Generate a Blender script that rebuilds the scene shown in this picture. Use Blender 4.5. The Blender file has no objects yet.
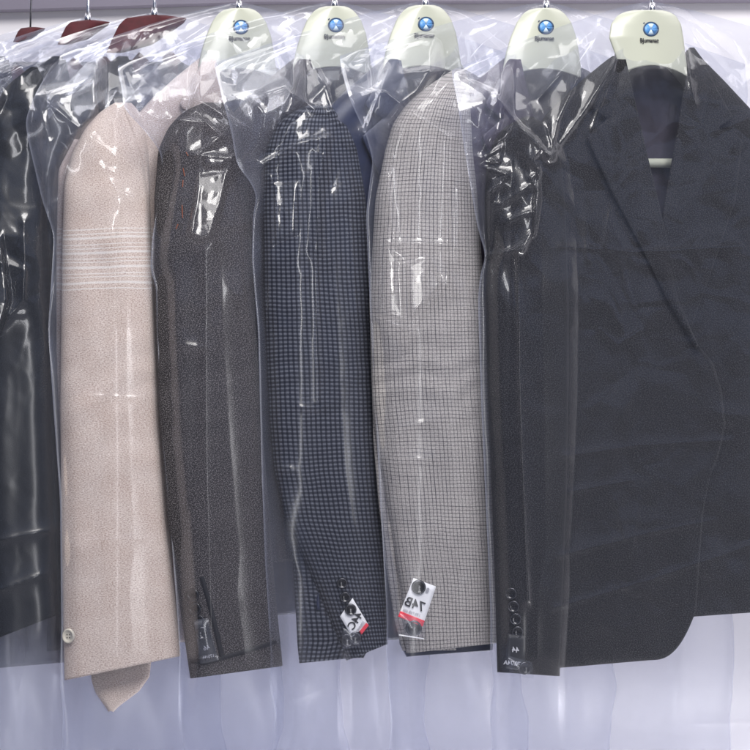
import bpy, math, random
import numpy as np
from mathutils import Vector
from mathutils.bvhtree import BVHTree

# ------------------------------------------------------------------ camera, world, lights
S = bpy.context.scene
COL = S.collection
D = 2.2            # metres from the camera to the plane of the hooks
K = 0.0012         # metres per photograph pixel on that plane
ZC = 1.30
SL = 0.60          # the garments hang turned by about 31 degrees
cd = bpy.data.cameras.new('camera'); cam = bpy.data.objects.new('camera', cd); COL.objects.link(cam)
cam.location = (0, -D, ZC); cam.rotation_euler = (math.radians(90), 0, 0)
cd.sensor_width = 36; cd.lens = 36 * D / 0.9; cd.clip_end = 50
S.camera = cam
w = bpy.data.worlds.new('World'); S.world = w; w.use_nodes = True
wb = w.node_tree.nodes['Background']
# the shop behind the camera: pale ceiling with bright patches, bluish walls, darker floor
wt = w.node_tree
def wn(kind, **kw):
    n = wt.nodes.new(kind)
    for k, v in kw.items(): n.inputs[k].default_value = v
    return n
wtc = wn('ShaderNodeTexCoord'); wsep = wn('ShaderNodeSeparateXYZ'); wt.links.new(wtc.outputs['Generated'], wsep.inputs[0])
wr = wn('ShaderNodeValToRGB'); wt.links.new(wsep.outputs[2], wr.inputs[0])
for i_, (p_, c_) in enumerate(((0.0, (0.16, 0.17, 0.22, 1)), (0.08, (0.27, 0.34, 0.58, 1)), (0.45, (0.50, 0.58, 0.86, 1)), (0.9, (0.95, 0.97, 1.1, 1)))):
    if i_ > 1: wr.color_ramp.elements.new(p_)
    wr.color_ramp.elements[i_].position = p_; wr.color_ramp.elements[i_].color = c_
wno = wn('ShaderNodeTexNoise', Scale=3.2, Detail=2.0, Distortion=0.8); wt.links.new(wtc.outputs['Generated'], wno.inputs['Vector'])
wr2 = wn('ShaderNodeValToRGB'); wt.links.new(wno.outputs[0], wr2.inputs[0])
wr2.color_ramp.elements[0].position = 0.40; wr2.color_ramp.elements[0].color = (0.25, 0.25, 0.28, 1)
wr2.color_ramp.elements[1].position = 0.62; wr2.color_ramp.elements[1].color = (2.3, 2.3, 2.3, 1)
wm = wn('ShaderNodeMix'); wm.data_type = 'RGBA'; wm.blend_type = 'MULTIPLY'; wm.inputs[0].default_value = 1.0
wt.links.new(wr.outputs[0], wm.inputs[6]); wt.links.new(wr2.outputs[0], wm.inputs[7]); wt.links.new(wm.outputs[2], wb.inputs['Color'])
wb.inputs['Strength'].default_value = 0.27

def area(name, loc, target, sx, sy, power, col=(1, 1, 1)):
    l = bpy.data.lights.new(name, 'AREA'); l.shape = 'RECTANGLE'; l.size = sx; l.size_y = sy
    l.energy = power; l.color = col
    o = bpy.data.objects.new(name, l); COL.objects.link(o); o.location = loc
    d = Vector(target) - Vector(loc)
    o.rotation_euler = d.to_track_quat('-Z', 'Y').to_euler()
    return o
area('ceiling_light', (0.6, -1.9, 3.1), (0, 0, 1.3), 1.5, 0.8, 58, (1.0, 0.97, 0.95))
area('overhead_light', (0.2, -1.0, 3.1), (0.05, 0.0, 1.2), 2.0, 0.7, 22, (1.0, 0.98, 0.97))
area('streak_softbox', (0.95, -2.9, 1.45), (0, 0, 1.25), 0.30, 2.2, 17, (0.97, 0.97, 1.0))  # unseen softbox strip behind the camera, added for the vertical streaks on the film

area('wall_fill_low', (0.75, 0.12, 0.05), (0.75, 0.34, 0.95), 1.9, 0.15, 28, (1.0, 0.98, 0.98))  # unseen lamp added near the floor to brighten the lower wall
area('wall_fill_high', (0.2, 0.18, 2.45), (0.2, 0.34, 1.3), 2.4, 0.10, 3, (1.0, 0.98, 0.98))  # weak unseen lamp added above, also only to brighten the wall

S.view_settings.view_transform = 'Standard'; S.view_settings.look = 'None'
S.view_settings.exposure = 0.08; S.view_settings.gamma = 1
S.render.engine = 'CYCLES'
S.cycles.transparent_max_bounces = 48
S.cycles.max_bounces = 7
S.cycles.diffuse_bounces = 2
S.cycles.glossy_bounces = 4

# ------------------------------------------------------------------ helpers
def W(px, py, hook, off=0.0):
    """point that shows at photograph position px, py and lies in the hanging plane of the garment
    whose hook is at 'hook', moved 'off' metres away from the camera"""
    px = np.asarray(px, float); py = np.asarray(py, float); off = np.asarray(off, float)
    Xh = (hook - 375) * K
    a = (px - 375) * K
    X = a * (1 + (off - SL * Xh) / D) / (1 - SL * a / D)
    Y = SL * (X - Xh) + off
    Z = ZC + (375 - py) * K * (1 + Y / D)
    return np.stack(np.broadcast_arrays(X, Y, Z), -1)

def mesh_from(name, V, F, mat, parent=None, uv=None, smooth=True):
    me = bpy.data.meshes.new(name)
    V = np.asarray(V, np.float32).reshape(-1, 3)
    if isinstance(F, np.ndarray):
        n = len(F); k = F.shape[1]
        me.vertices.add(len(V)); me.vertices.foreach_set('co', V.ravel())
        me.loops.add(n * k); me.loops.foreach_set('vertex_index', F.astype(np.int32).ravel())
        me.polygons.add(n); me.polygons.foreach_set('loop_start', np.arange(0, n * k, k, dtype=np.int32))
        me.polygons.foreach_set('loop_total', np.full(n, k, np.int32))
        me.update(calc_edges=True)
        if uv is not None:
            l = me.uv_layers.new(name='UVMap')
            l.data.foreach_set('uv', np.asarray(uv, np.float32).reshape(-1, 2)[F.ravel()].ravel())
    else:
        me.from_pydata([tuple(map(float, v)) for v in V], [], F)
    me.validate()
    if smooth:
        me.polygons.foreach_set('use_smooth', np.ones(len(me.polygons), bool))
    me.materials.append(mat)
    o = bpy.data.objects.new(name, me); COL.objects.link(o)
    if parent: o.parent = parent
    return o

def gridF(nr, nc, base=0, wrap=False):
    r = np.arange(nr - 1)[:, None]; c = np.arange(nc if wrap else nc - 1)[None, :]
    c2 = (c + 1) % nc
    return (base + np.stack([r * nc + c, r * nc + c2, (r + 1) * nc + c2, (r + 1) * nc + c], -1)).reshape(-1, 4)

def gridmesh(name, P, mat, parent=None, uv=None, wrap=False, solid=0.0, edge_solid=None):
    nr, nc = P.shape[:2]
    o = mesh_from(name, P, gridF(nr, nc, 0, wrap), mat, parent, uv)
    if solid:
        m = o.modifiers.new('thickness', 'SOLIDIFY'); m.thickness = solid; m.offset = 0
    return o

def pl(tab, y):
    t = np.array(tab, float)
    return np.interp(y, t[:, 0], t[:, 1])
def sm(tab, y):
    """smooth monotone-ish interpolation of a table"""
    t = np.array(tab, float); y = np.asarray(y, float)
    yy = np.linspace(t[0, 0], t[-1, 0], 400); xx = np.interp(yy, t[:, 0], t[:, 1])
    k = 13; ker = np.hanning(k + 2)[1:-1]; ker /= ker.sum()
    xp = np.concatenate([2 * xx[0] - xx[k // 2:0:-1], xx, 2 * xx[-1] - xx[-2:-k // 2 - 1:-1]])
    xs = np.convolve(xp, ker, 'valid')
    return np.interp(y, yy, xs)
def ss(a, b, x):
    t = np.clip((x - a) / (b - a), 0, 1); return t * t * (3 - 2 * t)

def vnoise(x, y, seed):
    rs = np.random.RandomState(seed); T = rs.rand(64, 64)
    xi = np.floor(x).astype(int); yi = np.floor(y).astype(int); fx = x - xi; fy = y - yi
    fx = fx * fx * (3 - 2 * fx); fy = fy * fy * (3 - 2 * fy)
    g = lambda a, b: T[a % 64, b % 64]
    return (g(xi, yi) * (1 - fx) + g(xi + 1, yi) * fx) * (1 - fy) + (g(xi, yi + 1) * (1 - fx) + g(xi + 1, yi + 1) * fx) * fy - 0.5

def tri(v):
    return np.abs((v % 1.0) - 0.5) * 2 - 0.5

def thing(name, label, cat, loc, group=None):
    o = bpy.data.objects.new(name, None); COL.objects.link(o); o.location = loc
    o.empty_display_size = 0.05
    o['label'] = label; o['category'] = cat
    if group: o['group'] = group
    return o
def adopt(root):
    """children were built in world space: give them the root's space"""
    bpy.context.view_layer.update()
    for c in root.children:
        c.matrix_parent_inverse = root.matrix_world.inverted()

# ------------------------------------------------------------------ materials
class NT:
    def __init__(s, name):
        s.m = bpy.data.materials.new(name); s.m.use_nodes = True
        s.t = s.m.node_tree; s.n = s.t.nodes; s.b = s.n.get('Principled BSDF'); s.out = s.n.get('Material Output')
    def node(s, kind, **kw):
        n = s.n.new(kind)
        for k, v in kw.items():
            if k.startswith('i_'):
                key = k[2:]; key = int(key) if key.isdigit() else key.replace('_', ' ')
                n.inputs[key].default_value = v
            else: setattr(n, k, v)
        return n
    def link(s, a, b): s.t.links.new(a, b)
    def math(s, op, a, b=None, c=None, clamp=False):
        n = s.node('ShaderNodeMath', operation=op); n.use_clamp = clamp
        for i, v in enumerate((a, b, c)):
            if v is None: continue
            if isinstance(v, (int, float)): n.inputs[i].default_value = v
            else: s.link(v, n.inputs[i])
        return n.outputs[0]
    def mix(s, f, a, b, blend='MIX'):
        n = s.node('ShaderNodeMix', data_type='RGBA', blend_type=blend)
        for i, v in ((0, f), (6, a), (7, b)):
            if isinstance(v, (int, float)): n.inputs[i].default_value = v
            elif isinstance(v, tuple): n.inputs[i].default_value = v + (1,) if len(v) == 3 else v
            else: s.link(v, n.inputs[i])
        return n.outputs[2]
    def ramp(s, f, *stops):
        n = s.node('ShaderNodeValToRGB'); e = n.color_ramp.elements
        for i, (p, c) in enumerate(stops):
            if i >= 2: e.new(p)
            e[i].position = p; e[i].color = tuple(c) + (1,) if len(c) == 3 else c
        s.link(f, n.inputs[0]); return n.outputs[0]
    def bump(s, h, strength, dist=0.001):
        n = s.node('ShaderNodeBump'); n.inputs['Strength'].default_value = strength; n.inputs['Distance'].default_value = dist
        s.link(h, n.inputs['Height']); s.link(n.outputs[0], s.b.inputs['Normal']); return n
    def uvxy(s, scale=(1, 1)):
        uv = s.node('ShaderNodeUVMap'); sp = s.node('ShaderNodeSeparateXYZ'); s.link(uv.outputs[0], sp.inputs[0])
        return uv.outputs[0], sp.outputs[0], sp.outputs[1]

def plain(name, col, rough=0.5, metal=0.0, noise=0.0, nscale=60, **kw):
    t = NT(name); t.b.inputs['Roughness'].default_value = rough; t.b.inputs['Metallic'].default_value = metal
    if noise:
        tc = t.node('ShaderNodeTexCoord'); n = t.node('ShaderNodeTexNoise', i_Scale=nscale, i_Detail=4.0)
        t.link(tc.outputs['Object'], n.inputs['Vector'])
        c = t.ramp(n.outputs[0], (0.3, tuple(v * (1 - noise) for v in col)), (0.7, tuple(min(1, v * (1 + noise)) for v in col)))
        t.link(c, t.b.inputs['Base Color'])
    else: t.b.inputs['Base Color'].default_value = tuple(col) + (1,)
    for k, v in kw.items(): t.b.inputs[k.replace('_', ' ')].default_value = v
    return t.m

def line(t, x, pitch, width, soft=0.25):
    """1 on a line of relative width, repeated every pitch metres"""
    f = t.math('FRACT', t.math('DIVIDE', x, pitch))
    d = t.math('ABSOLUTE', t.math('SUBTRACT', f, 0.5))
    n = t.node('ShaderNodeMapRange', interpolation_type='SMOOTHSTEP')
    t.link(d, n.inputs[0]); n.inputs[1].default_value = width * 0.5 * (1 + soft) ; n.inputs[2].default_value = width * 0.5 * (1 - soft)
    return n.outputs[0]

def warp_uv(t, amt=0.0006, scale=25.0):
    uv, x, y = t.uvxy()
    n = t.node('ShaderNodeTexNoise', i_Scale=scale, i_Detail=2.0); t.link(uv, n.inputs['Vector'])
    sp = t.node('ShaderNodeSeparateColor'); t.link(n.outputs['Color'], sp.inputs[0])
    x2 = t.math('ADD', x, t.math('MULTIPLY', t.math('SUBTRACT', sp.outputs[0], 0.5), amt * 2))
    y2 = t.math('ADD', y, t.math('MULTIPLY', t.math('SUBTRACT', sp.outputs[1], 0.5), amt * 2))
    return uv, x2, y2

def fab_finish(t, uv, col, h=None, bump=0.5, sheen=0.25, rough=0.9):
    t.link(col, t.b.inputs['Base Color'])
    t.b.inputs['Roughness'].default_value = rough
    t.b.inputs['Specular IOR Level'].default_value = 0.12
    t.b.inputs['Sheen Weight'].default_value = sheen; t.b.inputs['Sheen Roughness'].default_value = 0.6
    n = t.node('ShaderNodeTexNoise', i_Scale=900.0, i_Detail=3.0); t.link(uv, n.inputs['Vector'])
    hh = n.outputs[0] if h is None else t.math('ADD', n.outputs[0], h)
    t.bump(hh, bump, 0.0008)
    return t.m

def tex(t, uv, kind, scale, sx=1, sy=1, rot=0, detail=3.0):
    mp = t.node('ShaderNodeMapping'); mp.inputs['Scale'].default_value = (sx, sy, 1); mp.inputs['Rotation'].default_value = (0, 0, rot)
    t.link(uv, mp.inputs[0])
    if kind == 'noise': n = t.node('ShaderNodeTexNoise', i_Scale=scale, i_Detail=detail)
    else: n = t.node('ShaderNodeTexVoronoi', i_Scale=scale)
    t.link(mp.outputs[0], n.inputs['Vector']); return n.outputs[0]

def beige_fabric(stripes):
    t = NT('oatmeal_wool'); uv, x, y = t.uvxy()
    a = tex(t, uv, 'noise', 520, 1, 1.9); b = tex(t, uv, 'noise', 620, 0.7, 1.6, 0.2); c = tex(t, uv, 'noise', 25)
    c1 = t.ramp(a, (0.33, (0.34, 0.24, 0.19)), (0.5, (0.66, 0.545, 0.465)), (0.68, (0.86, 0.77, 0.69)))
    c2 = t.mix(t.ramp(b, (0.30, (1, 1, 1)), (0.42, (0, 0, 0))), c1, (0.32, 0.21, 0.17))
    c2 = t.mix(0.25, c2, t.ramp(c, (0.3, (0.5, 0.38, 0.34)), (0.7, (0.78, 0.70, 0.66))))
    if stripes:
        # groups of thin cream lines knitted into the sleeve
        tot = None
        for y0, wd in ((229, .9), (233.5, .9), (237.5, 1.8), (244, .8), (248, .8), (252.5, 2.0), (258.5, .8), (262, .8), (267.5, 2.0), (274, .8), (277.5, .8), (283.5, 1.9), (289.5, .9)):
            d = t.math('ABSOLUTE', t.math('SUBTRACT', y, -y0 * K))
            n = t.node('ShaderNodeMapRange'); t.link(d, n.inputs[0])
            n.inputs[1].default_value = wd * K * 0.85; n.inputs[2].default_value = wd * K * 0.35
            tot = n.outputs[0] if tot is None else t.math('MAXIMUM', tot, n.outputs[0])
        c2 = t.mix(t.math('MULTIPLY', tot, 0.6), c2, (0.86, 0.84, 0.80))
    return fab_finish(t, uv, c2, a, 0.5, 0.2)

def brown_fabric():
    t = NT('charcoal_brown_tweed'); uv, x, y = t.uvxy()
    a = tex(t, uv, 'noise', 780, 1, 1.2, 0.6, 1.0); b = tex(t, uv, 'noise', 700, 1, 1, 0.3); c = tex(t, uv, 'noise', 18)
    dg = line(t, t.math('ADD', x, y), 0.0032, 0.5, 0.8)
    c1 = t.ramp(a, (0.36, (0.014, 0.013, 0.014)), (0.52, (0.050, 0.045, 0.048)), (0.66, (0.19, 0.175, 0.18)))
    c1 = t.mix(t.ramp(b, (0.66, (0, 0, 0)), (0.72, (1, 1, 1))), c1, (0.26, 0.235, 0.22))
    return fab_finish(t, uv, c1, a, 0.6, 0.06)

def navy_fabric():
    t = NT('navy_mini_check'); uv, x, y = warp_uv(t, 0.0006, 30)
    p = 0.0055
    lx = line(t, x, p, 0.58, 0.3); ly = line(t, y, p * 0.92, 0.42, 0.4)
    a = tex(t, uv, 'noise', 500)
    spot = t.math('MULTIPLY', lx, ly)
    half = t.math('MULTIPLY', t.math('MAXIMUM', lx, ly), 0.22)
    f = t.math('ADD', t.math('MULTIPLY', spot, 0.85), half, clamp=True)
    f = t.math('MULTIPLY', f, t.math('ADD', t.math('MULTIPLY', a, 1.3), 0.35), clamp=True)
    c = t.mix(f, (0.006, 0.008, 0.017), (0.135, 0.143, 0.172))
    return fab_finish(t, uv, c, f, 0.4, 0.04)

def check_fabric():
    t = NT('pale_grey_micro_check'); uv, x, y = warp_uv(t, 0.0007, 22)
    a = tex(t, uv, 'noise', 600); b1 = tex(t, uv, 'noise', 60, 6, 0.3); b2 = tex(t, uv, 'noise', 60, 0.3, 6)
    l1 = line(t, x, 0.0045, 0.22, 0.6); l2 = line(t, y, 0.0045, 0.21, 0.6)
    m1 = line(t, x, 0.0141, 0.07, 0.6); m2 = line(t, y, 0.0141, 0.07, 0.6)
    g1 = t.math('MULTIPLY', t.math('ADD', t.math('MULTIPLY', l1, 0.62), t.math('MULTIPLY', m1, 0.14)), t.math('MULTIPLY', t.math('ADD', b1, -0.12), 2.6))
    g2 = t.math('MULTIPLY', t.math('ADD', t.math('MULTIPLY', l2, 0.55), t.math('MULTIPLY', m2, 0.12)), t.math('MULTIPLY', t.math('ADD', b2, -0.12), 2.6))
    g = t.math('ADD', g1, g2, clamp=True)
    base = t.ramp(a, (0.3, (0.30, 0.28, 0.265)), (0.7, (0.54, 0.51, 0.485)))
    c = t.mix(g, base, (0.075, 0.07, 0.08))
    return fab_finish(t, uv, c, g, 0.4, 0.1)

def dark_fabric(name, lo, mid, hi, twill=0.3):
    t = NT(name); uv, x, y = t.uvxy()
    a = tex(t, uv, 'noise', 800, 1, 1.2, 0.5, 1.0); b = tex(t, uv, 'noise', 9)
    dg = line(t, t.math('ADD', x, y), 0.0026, 0.5, 0.8)
    c1 = t.ramp(a, (0.36, lo), (0.52, mid), (0.70, hi))
    return fab_finish(t, uv, c1, a, 0.5, 0.03)

def film_material(name, haze=0.02, seed=0.0, refl=0.068, tint=(0.96, 0.965, 0.985), rough=0.125, micro=0.35):
    t = NT(name); t.n.remove(t.b)
    uv, x, y = t.uvxy()
    lw = t.node('ShaderNodeLayerWeight'); lw.inputs['Blend'].default_value = 0.5
    fres = t.math('ADD', t.math('MULTIPLY', t.math('POWER', lw.outputs['Facing'], 4.0), 0.7), refl, clamp=True)
    gl = t.node('ShaderNodeBsdfGlossy'); gl.inputs['Roughness'].default_value = rough
    gl.inputs['Color'].default_value = (1, 1, 1, 1)
    # tight and glassy round the shoulders, dull where it lies against the cloth lower down
    rg = t.node('ShaderNodeMapRange', interpolation_type='SMOOTHSTEP'); t.link(y, rg.inputs[0])
    rg.inputs[1].default_value = -300 * K; rg.inputs[2].default_value = -400 * K; rg.inputs[3].default_value = rough; rg.inputs[4].default_value = 0.27
    t.link(rg.outputs[0], gl.inputs['Roughness'])
    g2 = t.node('ShaderNodeBsdfGlossy'); g2.inputs['Roughness'].default_value = 0.36
    gm = t.node('ShaderNodeMixShader'); gm.inputs[0].default_value = 0.35; t.link(gl.outputs[0], gm.inputs[1]); t.link(g2.outputs[0], gm.inputs[2])
    tr = t.node('ShaderNodeBsdfTransparent'); tr.inputs['Color'].default_value = tint + (1,)
    df = t.node('ShaderNodeBsdfDiffuse'); df.inputs['Color'].default_value = (0.70, 0.74, 0.90, 1)
    tl = t.node('ShaderNodeBsdfTranslucent'); tl.inputs['Color'].default_value = (0.70, 0.74, 0.90, 1)
    dm = t.node('ShaderNodeMixShader'); dm.inputs[0].default_value = 0.4; t.link(df.outputs[0], dm.inputs[1]); t.link(tl.outputs[0], dm.inputs[2])
    # the welded seam along the bag's edge (uv.x is metres from the seam) is milkier
    seam = t.node('ShaderNodeMapRange'); t.link(x, seam.inputs[0])
    seam.inputs[1].default_value = 0.0; seam.inputs[2].default_value = 0.003; seam.inputs[3].default_value = 0.16; seam.inputs[4].default_value = haze
    hz = seam.outputs[0]
    m1 = t.node('ShaderNodeMixShader'); t.link(hz, m1.inputs[0]); t.link(tr.outputs[0], m1.inputs[1]); t.link(dm.outputs[0], m1.inputs[2])
    m2 = t.node('ShaderNodeMixShader'); t.link(fres, m2.inputs[0]); t.link(m1.outputs[0], m2.inputs[1]); t.link(gm.outputs[0], m2.inputs[2])
    t.link(m2.outputs[0], t.out.inputs['Surface'])
    return t.m

M = {
    'beige': beige_fabric(True), 'brown': brown_fabric(), 'navy': navy_fabric(), 'check': check_fabric(),
    'dark': dark_fabric('charcoal_twill', (0.005, 0.005, 0.007), (0.0135, 0.014, 0.017), (0.062, 0.060, 0.062)),
    'black': dark_fabric('black_worsted', (0.004, 0.005, 0.007), (0.008, 0.010, 0.014), (0.02, 0.024, 0.03)),
    'lining': plain('plum_grey_satin', (0.040, 0.036, 0.050), 0.42, noise=0.25, nscale=30),
    'lining_plum': plain('dark_plum_satin', (0.040, 0.028, 0.050), 0.42, noise=0.3, nscale=30),
    'lining_navy': plain('midnight_satin', (0.018, 0.024, 0.055), 0.42, noise=0.3, nscale=30),
    'ivory': plain('ivory_plastic', (0.46, 0.475, 0.39), 0.34, noise=0.03, nscale=8, Coat_Weight=0.2),
    'burgundy': plain('burgundy_flock', (0.055, 0.003, 0.007), 0.8, noise=0.2, nscale=120),
    'metal': plain('chromed_wire', (0.75, 0.75, 0.78), 0.22, 1.0),
    'darkmetal': plain('blackened_wire', (0.06, 0.06, 0.07), 0.4, 0.8),
    'button': plain('black_horn_button', (0.004, 0.004, 0.005), 0.12, noise=0.3, nscale=300),
    'button_pale': plain('cream_horn_button', (0.62, 0.58, 0.50), 0.25),
    'ring': plain('dark_steel_ring', (0.10, 0.10, 0.11), 0.22, 0.9),
    'card': plain('white_card', (0.84, 0.84, 0.86), 0.6),
    'red': plain('red_print', (0.78, 0.045, 0.075), 0.55),
    'ink': plain('black_ink', (0.02, 0.02, 0.025), 0.6),
    'greyink': plain('grey_ink', (0.42, 0.42, 0.46), 0.6),
    'blacktag': plain('black_label_card', (0.005, 0.006, 0.010), 0.5),
    'paleink': plain('silver_print', (0.55, 0.55, 0.58), 0.5),
    'logoblue': plain('blue_print', (0.09, 0.27, 0.58), 0.4),
    'logodark': plain('navy_print', (0.03, 0.06, 0.12), 0.4),
    'logowhite': plain('pale_blue_print', (0.50, 0.62, 0.72), 0.4),
    'thread': plain('orange_basting_thread', (0.30, 0.09, 0.04), 0.8),
    'velvet': plain('black_velvet_trim', (0.006, 0.006, 0.010), 0.7),
}
M['minibag'] = film_material('spare_button_bag_film', haze=0.05, refl=0.06, rough=0.12)

# ------------------------------------------------------------------ the setting
def box(name, x0, x1, y0, y1, z0, z1, mat, bevel=0):
    V = [(x, y, z) for x in (x0, x1) for y in (y0, y1) for z in (z0, z1)]
    F = [(0, 1, 3, 2), (4, 6, 7, 5), (0, 4, 5, 1), (2, 3, 7, 6), (0, 2, 6, 4), (1, 5, 7, 3)]
    o = mesh_from(name, V, F, mat, smooth=False)
    if bevel:
        b = o.modifiers.new('b', 'BEVEL'); b.width = bevel; b.segments = 3
    return o
t = NT('lavender_wall_paint'); tc = t.node('ShaderNodeTexCoord')
n = t.node('ShaderNodeTexNoise', i_Scale=1.6, i_Detail=4.0); t.link(tc.outputs['Object'], n.inputs['Vector'])
t.link(t.ramp(n.outputs[0], (0.3, (0.73, 0.71, 0.745)), (0.7, (0.78, 0.76, 0.785))), t.b.inputs['Base Color'])
t.b.inputs['Roughness'].default_value = 0.75
n2 = t.node('ShaderNodeTexNoise', i_Scale=160.0, i_Detail=3.0); t.link(tc.outputs['Object'], n2.inputs['Vector']); t.bump(n2.outputs[0], 0.08, 0.001)
wall = box('wall', -2.5, 2.5, 0.34, 0.44, 0.0, 2.6, t.m); wall['kind'] = 'structure'
band_m = plain('grey_violet_band', (0.17, 0.155, 0.20), 0.6, noise=0.08, nscale=6)
def slab(name, pts, y0, y1, mat):
    V = [(x, y0, z) for x, z in pts] + [(x, y1, z) for x, z in pts]; n = len(pts)
    F = [tuple(range(n))[::-1], tuple(range(n, 2 * n))] + [(i, (i + 1) % n, n + (i + 1) % n, n + i) for i in range(n)]
    return mesh_from(name, V, F, mat, smooth=False)
zt = lambda py, Y: ZC + (375 - py) * K * (1 + Y / D)
xt = lambda px, Y: (px - 375) * K * (1 + Y / D)
top_band = slab('wall_top_band', [(xt(-700, .33), zt(40, .33)), (xt(0, .33), zt(11.5, .33)), (xt(250, .33), zt(3.5, .33)), (xt(760, .33), zt(1.5, .33)), (xt(1400, .33), zt(0, .33)),
              (xt(1400, .33), zt(-120, .33)), (xt(-700, .33), zt(-120, .33))], 0.318, 0.3395, band_m)
top_band['kind'] = 'structure'  # plain dark grey-violet band along the top of the wall
fl = box('floor', -2.5, 2.5, -4.0, 0.5, -0.1, 0.0, plain('grey_floor_tile', (0.30, 0.30, 0.33), 0.4, noise=0.1, nscale=3)); fl['kind'] = 'structure'

def tube(pts, r, seg=12, r2=None):
    pts = np.asarray(pts, float); n = len(pts); V = []
    up = np.array([0.13, 1, 0.07])
    for i in range(n):
        d = pts[min(i + 1, n - 1)] - pts[max(i - 1, 0)]; d /= np.linalg.norm(d)
        a = np.cross(d, up); a /= np.linalg.norm(a); b = np.cross(d, a)
        rr = r if r2 is None else r + (r2 - r) * i / (n - 1)
        for k in range(seg):
            q = 2 * math.pi * k / seg; V.append(pts[i] + rr * (math.cos(q) * a + math.sin(q) * b))
    F = []
    for i in range(n - 1):
        for k in range(seg):
            k2 = (k + 1) % seg; F.append((i * seg + k, i * seg + k2, (i + 1) * seg + k2, (i + 1) * seg + k))
    F.append(tuple(range(seg))[::-1]); F.append(tuple((n - 1) * seg + k for k in range(seg)))
    return V, F

RAILZ = ZC + 0.60
V, F = tube([(x, 0.0, RAILZ) for x in np.linspace(-1.3, 1.3, 30)], 0.0125, 20)
rail = mesh_from('clothes_rail', V, F, M['metal'])
rail['label'] = 'chromed horizontal clothes rail above the frame that carries every hook'; rail['category'] = 'rail'

# ------------------------------------------------------------------ writing
def text_mesh(name, body, size, mat, parent, center, xdir, zdir, mirror=True, bold=0.0, ydepth=0.00015):
    c = bpy.data.curves.new(name + '_curve', 'FONT'); c.body = body; c.size = size
    c.align_x = 'CENTER'; c.align_y = 'CENTER'; c.offset = bold; c.extrude = ydepth
    tmp = bpy.data.objects.new('tmp', c); COL.objects.link(tmp)
    dg = bpy.context.evaluated_depsgraph_get(); me = bpy.data.meshes.new_from_object(tmp.evaluated_get(dg))
    bpy.data.objects.remove(tmp); me.name = name
    co = np.empty(len(me.vertices) * 3); me.vertices.foreach_get('co', co); co = co.reshape(-1, 3)
    if mirror: co[:, 0] *= -1
    x = np.asarray(xdir, float); x /= np.linalg.norm(x); z = np.asarray(zdir, float); z -= x * (x @ z); z /= np.linalg.norm(z)
    nrm = np.cross(x, z)
    P = np.asarray(center) + co[:, :1] * x + co[:, 1:2] * z + co[:, 2:3] * nrm
    me.vertices.foreach_set('co', P.ravel())
    if mirror: me.flip_normals()
    me.materials.clear(); me.materials.append(mat); me.update()
    o = bpy.data.objects.new(name, me); COL.objects.link(o); o.parent = parent
    return o

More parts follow.
